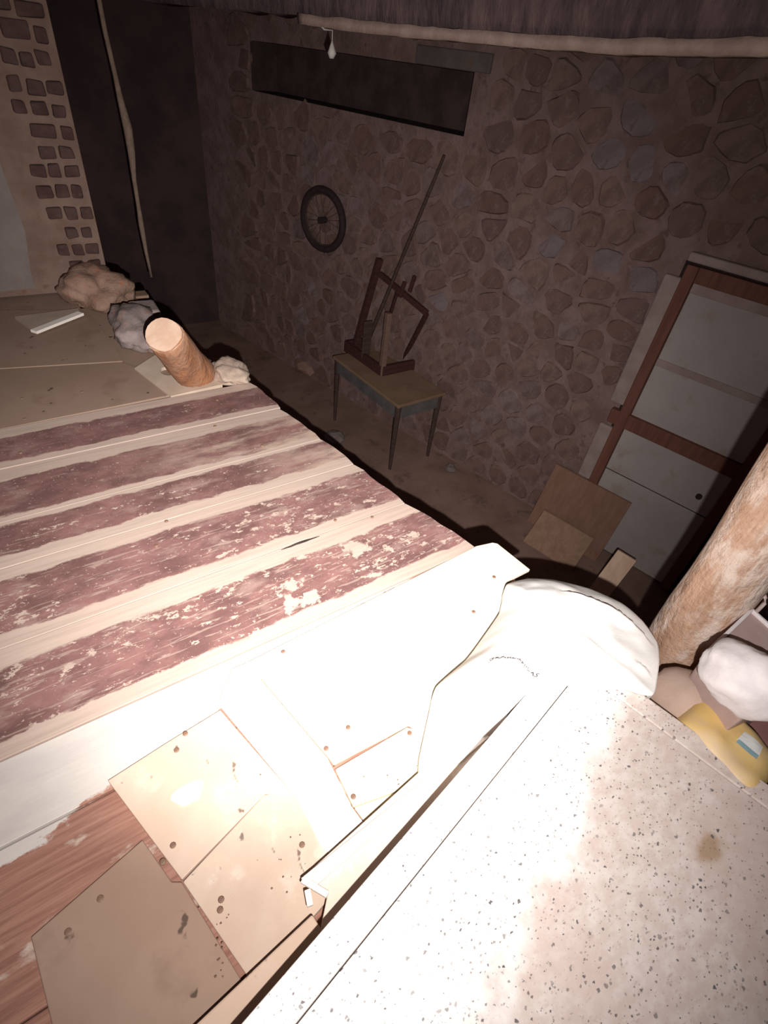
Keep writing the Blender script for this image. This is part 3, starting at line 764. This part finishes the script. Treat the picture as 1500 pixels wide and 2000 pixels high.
# faint printed line of letters above the fold
from mathutils.bvhtree import BVHTree
bvh = BVHTree.FromPolygons(vs_, fs)
def on_sack(p):
    h = bvh.ray_cast(Vector((p.x, p.y, 1)), Vector((0, 0, -1))); return h[0] if h[0] else Vector((p.x, p.y, .2))
cu = bpy.data.curves.new('lettering', 'FONT'); cu.body = 'SAGRECHILAS'; cu.size = 1; cu.offset = .018; cu.resolution_u = 2
to = bpy.data.objects.new('tmp', cu); C.objects.link(to)
bpy.context.view_layer.update()
tm = bpy.data.meshes.new_from_object(to.evaluated_get(bpy.context.evaluated_depsgraph_get()))
tw = max(v.co.x for v in tm.vertices)
line = [XY(a, b, .19) for a, b in ((962, 1279), (985, 1284), (1010, 1294), (1035, 1309), (1050, 1321))]
lens_ = [0]
for i in range(len(line) - 1): lens_.append(lens_[-1] + (line[i + 1] - line[i]).length)
tmb = MB(); tv = []
hgt = .017
for v in tm.vertices:
    u = v.co.x / tw * lens_[-1]
    i = max(k for k in range(len(line) - 1) if lens_[k] <= u + 1e-9)
    d = (line[i + 1] - line[i]).normalized(); q = line[i] + d * (u - lens_[i]); nn = Vector((-d.y, d.x))
    q = q + nn * v.co.y * hgt
    tv.append(on_sack(Vector((q.x, q.y, 0))) + Vector((0, 0, .003)))
tmb.add(tv, [tuple(p.vertices) for p in tm.polygons])
bpy.data.objects.remove(to); 
part(tmb, 'lettering', M['ink'], sack)['label'] = 'faint line of printed letters on the sack'

# ------------------------------------------------------------------ log post
pB = at(1330, 1258, 0.02); vr = ray(1532, 975)
tt = ((pB - LENS).x * vr.x + (pB - LENS).y * vr.y) / (vr.x ** 2 + vr.y ** 2); pT = LENS + vr * tt
lean = (pT - pB) / (pT.z - pB.z); print('post', pB, pT, lean)
pc0 = pB + lean * (FZ - pB.z); HP = ZC - FZ
post = thing('log_post', 'peeled orange-brown log post rising past the loft edge behind the white sack', 'post', pc0)
k_ = 44
part(MB().tube([pc0 + lean * (i * HP / (k_ - 1)) for i in range(k_)], [.086 - .010 * i / k_ + .003 * math.sin(i * 1.3) for i in range(k_)], 22, wob=.08, seed=9), 'trunk', M['log'], post, smooth=True)
sl = random.Random(5)
for i in range(5):
    t = sl.uniform(2.05, 2.9); an = sl.uniform(1.6, 4.6); r = .076
    p = pc0 + lean * t + Vector((math.cos(an) * r, math.sin(an) * r, 0))
    q = p + Vector((math.cos(an) * .009, math.sin(an) * .009, sl.uniform(.005, .02)))
    part(MB().tube([p, p.lerp(q, .5), q], [.0022, .0016, .0006], 5), 'bark_splinter', M['log'], post)

# ------------------------------------------------------------------ things behind the table, right of the post
def pillow(c, ax, ay, az, sx, sy, sz, seed, n=18, m=14, pw=.45):
    mb = MB(); vs2 = []
    for sgn in (1, -1):
        for i in range(n + 1):
            for j in range(m + 1):
                u, v = 2 * i / n - 1, 2 * j / m - 1
                h_ = ((1 - u ** 4) * (1 - v ** 4)) ** pw
                q = Vector(c) + ax * (u * sx) + ay * (v * sy) + az * (sgn * h_ * sz * (1 + .10 * mn.noise(Vector((u * 2.2 + seed, v * 2.2, sgn)))))
                vs2.append(q)
    K = (n + 1) * (m + 1); fs2 = []
    for sgn in (0, 1):
        for i in range(n):
            for j in range(m):
                a = sgn * K + i * (m + 1) + j; f = (a, a + m + 1, a + m + 2, a + 1)
                fs2.append(f if sgn == 0 else tuple(reversed(f)))
    mb.add(vs2, fs2)
    return mb
# brown rounded bag at the foot of the post
c = at(1345, 1375, .12)
solo(MB().blob((c.x + .03, c.y, .075), (.085, .09, .085), 14, .12, 3, flat=-.006), 'brown_bag', M['brownbag'], 'rounded brown bag squeezed between the log post and the yellow packet', 'bag', smooth=True)
# yellow packet with a white and blue label
A_, B_, C_, D_ = at(1362, 1418, .18), at(1398, 1352, .17), at(1520, 1480, .17), at(1470, 1520, .18)
ctr = (A_ + B_ + C_ + D_) / 4
ex = ((D_ + C_) / 2 - (A_ + B_) / 2); ey = ((B_ + C_) / 2 - (A_ + D_) / 2)
ez = ex.cross(ey).normalized(); ez = ez if ez.z > 0 else -ez
exn, eyn = ex.normalized(), ey.normalized()
yb = thing('yellow_packet', 'yellow packet with a white and blue label behind the far edge of the speckled table', 'packet', (ctr.x, ctr.y, -.006))
pw_ = MB()
pil = pillow((ctr.x, ctr.y, .085), exn, eyn, Vector((0, 0, 1)), ex.length / 2 + .03, ey.length / 2 + .035, .09, 3, pw=.35)
part(pil, 'pouch', M['yellow'], yb, smooth=True)
bv = BVHTree.FromPolygons(pil.v, pil.f)
def decal(px, z, lift, nm, mat):
    mb = MB(); P = [at(a, b, z) for a, b in px]; n = 6; vs2 = []
    for i in range(n + 1):
        for j in range(n + 1):
            u, v = i / n, j / n
            q = P[0].lerp(P[1], u).lerp(P[3].lerp(P[2], u), v)
            h = bv.ray_cast(Vector((q.x, q.y, 1)), Vector((0, 0, -1)))[0]
            zq = h.z if h else z
            vs2.append(Vector((q.x, q.y, zq + lift)))
    mb.add(vs2, [(i * (n + 1) + j, (i + 1) * (n + 1) + j, (i + 1) * (n + 1) + j + 1, i * (n + 1) + j + 1) for i in range(n) for j in range(n)])
    part(mb, nm, mat, yb)
decal([(1430, 1452), (1446, 1436), (1484, 1464), (1472, 1486)], .16, .002, 'white_label', M['label'])
decal([(1428, 1458), (1433, 1452), (1473, 1483), (1468, 1490)], .16, .003, 'blue_band', M['labelblue'])
# pinkish plastic tub lying tilted, with a white foam ball in it
tq = [at(1376, 1278, .24), at(1466, 1192, .24), at(1530, 1250, .24), at(1580, 1340, .24), at(1455, 1402, .24)]
cc = sum(tq, Vector()) / 5
tub = thing('plastic_tub', 'dusty pink plastic tub under a white foam lump, right of the log post', 'tub', (cc.x, cc.y, -.006))
tb = MB(); n = 5
lo_ = [Vector((cc.x + (p.x - cc.x) * .8, cc.y + (p.y - cc.y) * .8, -.006)) for p in tq]
tb.add(tq + lo_, [tuple(range(n)), tuple(range(2 * n - 1, n - 1, -1))] + [(i, n + i, n + (i + 1) % n, (i + 1) % n) for i in range(n)])
part(tb, 'tub_body', M['plastic'], tub, bevel=.006, )
rim = MB()
for i in (0, 1, 4):
    a, b = tq[i], tq[(i + 1) % n]; a, b = cc + (a - cc) * .985, cc + (b - cc) * .985
    rim.bar(a + Vector((0, 0, .003)), b + Vector((0, 0, .003)), .008, .010)
part(rim, 'rim', M['foam'], tub, bevel=.002)
fc = at(1464, 1320, .30)
fb = MB().blob((fc.x, fc.y, .285), (.066, .078, .062), 2, .16, 4)
solo(fb, 'foam_lump', M['foam'], 'rounded white foam lump sitting on the pink plastic tub', 'foam', smooth=True)
P = [at(a, b, .10) for a, b in ((1452, 1392), (1600, 1400), (1600, 1560), (1510, 1460))]
solo(MB().prism([(p.x, p.y) for p in P], .085, .10), 'red_board', M['redbrown'], 'red-brown board scrap below the pink tub at the right edge', 'board')
hk = [at(1452, 1188, .25), at(1470, 1178, .27), at(1487, 1162, .285), at(1491, 1158, .29), at(1496, 1168, .285), at(1493, 1178, .275), at(1478, 1194, .25)]
solo(MB().tube(hk, .0045, 8), 'wire_hook', M['wire'], 'bent wire handle hooked on the rim of the pink tub', 'hook', smooth=True)

# ------------------------------------------------------------------ table with the wooden frame in the lower room
TZ = -1.25
t0 = at(778, 793, TZ)                               # front corner
tr = at(868, 768, TZ); tlq = at(640, 700, TZ)
e1 = (tr - t0); e2 = Vector((-e1.y, e1.x, 0)); 
if e2.dot(tlq - t0) < 0: e2 = -e2
e1n, e2n = e1.normalized(), e2.normalized()
w1, w2 = e1.length + .02, (tlq - t0).dot(e2n) + .03
def tp(a, b, z): return t0 + e1n * a + e2n * b + Vector((0, 0, z - TZ))
TR = Matrix((e1n, e2n, Vector((0, 0, 1)))).transposed()
wt = thing('wooden_table', 'wooden table with blue-grey apron standing against the rubble wall', 'table', tp(w1 / 2, w2 / 2, FZ))
part(MB().box(tp(w1 / 2, w2 / 2, TZ - .015), (w1, w2, .03), TR), 'table_top', M['tabletop'], wt, bevel=.006)
for c_, sz in ((tp(w1 / 2, .035, TZ - .095), (w1 - .05, .022, .13)), (tp(w1 / 2, w2 - .035, TZ - .095), (w1 - .05, .022, .13)),
               (tp(.035, w2 / 2, TZ - .095), (.022, w2 - .05, .13)), (tp(w1 - .035, w2 / 2, TZ - .095), (.022, w2 - .05, .13))):
    part(MB().box(c_, sz, TR), 'apron', M['apron'], wt)
for a, b in ((.04, .04), (w1 - .04, .04), (.04, w2 - .04), (w1 - .04, w2 - .04)):
    m_ = MB()
    m_.tube([tp(a, b, FZ), tp(a, b, TZ - .2), tp(a, b, TZ - .03)], [.016, .026, .03], 8)
    part(m_, 'leg', M['darkwood'], wt)
# upturned dark red frame on the table
fa = at(745, 733, TZ + .002); fr_ = at(836, 713, TZ + .002); flf = at(675, 683, TZ + .002)
u1 = (fr_ - fa); u2 = (flf - fa); u1.z = u2.z = 0
fm = thing('stool_frame', 'dark red wooden stool frame turned upside down on the lower table', 'stool', (fa + u1 * .5 + u2 * .5) + Vector((0, 0, -.02)))
def fp(a, b, z): return fa + u1 * a + u2 * b + Vector((0, 0, z))
for p, q in ((fp(0, 0, .04), fp(1, 0, .04)), (fp(0, 1, .04), fp(1, 1, .04)), (fp(0, 0, .04), fp(0, 1, .04)), (fp(1, 0, .04), fp(1, 1, .04))):
    part(MB().bar(p, q, .04, .11), 'seat_rail', M['darkred'], fm, bevel=.004)
def hgt_at(base, px, py):           # height over a floor point whose sight line passes nearest the pixel row
    best = None
    for k in range(0, 240):
        z_ = k * .01; P_ = base + Vector((0, 0, z_)); a, b, d = ccam(P_)
        e = abs(1000 + F * b / d - py)
        if best is None or e < best[0]: best = (e, z_)
    return best[1]
lh = hgt_at(fp(0, 0, 0), 760, 612)
part(MB().bar(fp(.02, .02, -.02), fp(.02, .02, lh), .05, .05), 'leg', M['lightwood'], fm, bevel=.004)['label'] = 'paler front leg'
def beside(px, py, ref, extra=0.0):     # point of a sight line as deep as ref
    d = ray(px, py); a = (ccam(ref)[2] + extra) / F
    P_ = Vector((WP.x, WP.y, 0)) + WN * .09; b = (P_ - LENS).dot(WN) / d.dot(WN)
    return LENS + d * min(a, b)
lt1 = beside(742, 505, fp(.12, .9, .5), .10); lt2 = beside(834, 612, fp(.97, .25, .3), .05)
part(MB().bar(fp(.12, .92, -.0), lt1, .055, .055), 'leg', M['darkred'], fm, bevel=.004)
part(MB().bar(fp(.66, .28, -.0), lt2, .035, .04), 'leg', M['darkred'], fm, bevel=.004)
part(MB().bar(fp(.62, .85, -.0), beside(779, 560, fp(.5, .6, .5), .05), .03, .03), 'leg', M['darkred'], fm, bevel=.004)
m1 = beside(742, 535, fp(.12, .9, .45), .09)
part(MB().bar(m1, lt2, .04, .05), 'stretcher', M['darkred'], fm, bevel=.004)
part(MB().bar(fp(.04, .5, .05), fp(.04, .5, .42), .012, .10), 'slat', M['darkwood'], fm, bevel=.003)
for px, py in ((787, 556), (806, 545)):
    a_ = beside(px - 6, py + 25, m1.lerp(lt2, .5)); b_ = beside(px + 4, py - 6, m1.lerp(lt2, .5))
    part(MB().bar(a_, b_, .03, .03), 'peg', M['darkred'], fm, bevel=.004)
# long rod leaning from the frame to the wall
r0 = fp(.22, .78, .012); s_, z_ = on_wall(868, 303, .06); r1 = wp(s_, z_, .06)
solo(MB().tube([r0.lerp(r1, i / 6) for i in range(7)], [.018, .018, .017, .016, .015, .014, .012], 8), 'wooden_rod', M['darkwood'], 'long thin dark rod leaning from the lower table up against the rubble wall', 'rod', smooth=True)
# wheel on the wall
s_, z_ = on_wall(629, 430, .06)
wc = wp(s_, z_, .05); WX = (WN + Vector((0, -.10, .0))).normalized()
wh = thing('bicycle_wheel', 'old bicycle wheel hanging on the rubble wall left of the long rod', 'wheel', wc)
part(MB().torus(wc, WX, .265, .034, 48, 10), 'tyre', M['rubber'], wh, smooth=True)
part(MB().torus(wc, WX, .232, .010, 48, 6), 'rim', M['darkwood'], wh, smooth=True)
part(MB().tube([wc - WX * .04, wc + WX * .05], .03, 12), 'hub', M['rubber'], wh)
a_ = WX.orthogonal().normalized(); b_ = WX.cross(a_)
for i in range(20):
    t = 2 * math.pi * i / 20; d = a_ * math.cos(t) + b_ * math.sin(t)
    MB().tube([wc + d * .025 + WX * (.03 if i % 2 else -.03), wc + d * .228], .0022, 4).build('spoke', M['darkwood'], wh, loc=wc)
part(MB().tube([wc + Vector((0, 0, .225)) - WN * .06, wc + Vector((0, 0, .222)) + WN * .03], .006, 6), 'hook', M['nail'], wh)

# boards leaning in front of the door
def lean_board(px, d_top, d_bot, zb, th, mat, name, label):
    pass
def slab4(q, th, nrm):
    mb = MB(); n = len(q); mb.add([p for p in q] + [p - nrm * th for p in q], [tuple(range(n)), tuple(range(2 * n - 1, n - 1, -1))] + [(i, n + i, n + (i + 1) % n, (i + 1) % n) for i in range(n)]); return mb
def wq(px, py, d): s, z = on_wall(px, py, d); return wp(s, z, d)
sA, zA = on_wall(1084, 912, .08); sB, zB = on_wall(1236, 978, .08)
zt = (zA + zB) / 2
q = [wp(sA, zt, .08), wp(sB, zt, .08), wp(sB - .01, FZ, .22), wp(sA - .01, FZ, .22)]
solo(slab4(q, .018, WN), 'brown_board', M['brownply'], 'tall brown board leaning against the foot of the pale door', 'board')
sC, zC_ = on_wall(1060, 1003, .27); sD, zD = on_wall(1163, 1046, .27)
zt2 = (zC_ + zD) / 2
q = [wp(sC, zt2, .27), wp(sD, zt2, .27), wp(sD - .0, FZ, .50), wp(sC - .0, FZ, .50)]
solo(slab4(q, .02, WN), 'light_brown_board', M['lightply'], 'shorter lighter brown board leaning in front of the tall brown board', 'board')
# short pale board closest to the loft
q = [at(1207, 1074, -1.35), at(1243, 1096, -1.35)]
dv = q[1] - q[0]
dirn = Vector((-.35, -.02, -.80)).normalized()
q4 = [q[0], q[1], q[1] + dirn * .82, q[0] + dirn * .82]
nrm = (q4[1] - q4[0]).cross(q4[3] - q4[0]).normalized(); nrm = nrm if nrm.x < 0 else -nrm
solo(slab4(q4, .03, nrm), 'pale_pine_board', M['pine'], 'short pale pine board propped upright nearest the white sack', 'board')
# pale stone chips and boxes on the lower floor
for i, (px, py, r, lab) in enumerate(((672, 757, .08, 'left pale stone block under the lower table'), (692, 776, .06, 'right pale stone block under the lower table'), (880, 915, .06, 'flat stone on the lower floor beside the wall foot'), (600, 715, .16, 'dark rubble lump on the lower floor left of the table'), (655, 855, .10, 'greyish stone lump on the lower floor near the loft edge'))):
    p = at(px, py, FZ + r * .5)
    solo(MB().blob((p.x, p.y, FZ + r * .55), (r, r * 1.1, r * .6), 40 + i, .3, 2, flat=FZ), 'floor_stone', M['palestone'] if i < 2 else M['greystone'] if i != 3 else M['earth'], lab, 'stone')
p0, p1 = at(1012, 1000, FZ + .02), at(1050, 1004, FZ + .02)
solo(MB().bar(p0, p1, .03, .02), 'wood_splinter', M['lightwood'], 'small pale splinter on the lower floor left of the leaning boards', 'splinter')

# rope and scrap hanging in the dark
def on_y(px, py, y):
    d = ray(px, py); return LENS + d * ((y - LENS.y) / d.y)
RY = 4.1
rp = [on_y(px, py, RY) for px, py in ((296, 541), (285, 490), (276, 440), (270, 400), (262, 350), (257, 300), (250, 250), (236, 195), (226, 150), (205, 60))]
rp.append(Vector((rp[-1].x - .02, RY, ZC)))
rad = [.008, .011, .016, .013, .014, .022, .028, .02, .014, .012, .012]
solo(MB().tube(rp, rad, 8, wob=.3, seed=2), 'frayed_rope', M['rope'], 'frayed pale rope hanging in the dark beyond the brick wall', 'rope', smooth=True)
s_, z_ = on_wall(657, 105, BD); hp = wp(s_, z_, BD + .03)
s2, z2 = on_wall(632, 58, BD); hp2 = wp(s2, z2 + .02, BD + .03)
hs_ = thing('hanging_rag', 'small pale rag scrap dangling on a thread below the dark beam', 'rag', hp)
part(MB().tube([hp + Vector((0, 0, -.02)), hp + Vector((0, 0, 0)), hp + Vector((0, 0, .02)), hp + Vector((0, 0, .045))], [.010, .019, .012, .003], 8, wob=.3), 'scrap', M['rag'], hs_, smooth=True)
part(MB().tube([hp + Vector((0, 0, .04)), hp + Vector((0, 0, .08)), hp2.lerp(hp, .4) + Vector((0, 0, .02)), hp2], [.002, .002, .004, .006], 6), 'thread', M['rag'], hs_)
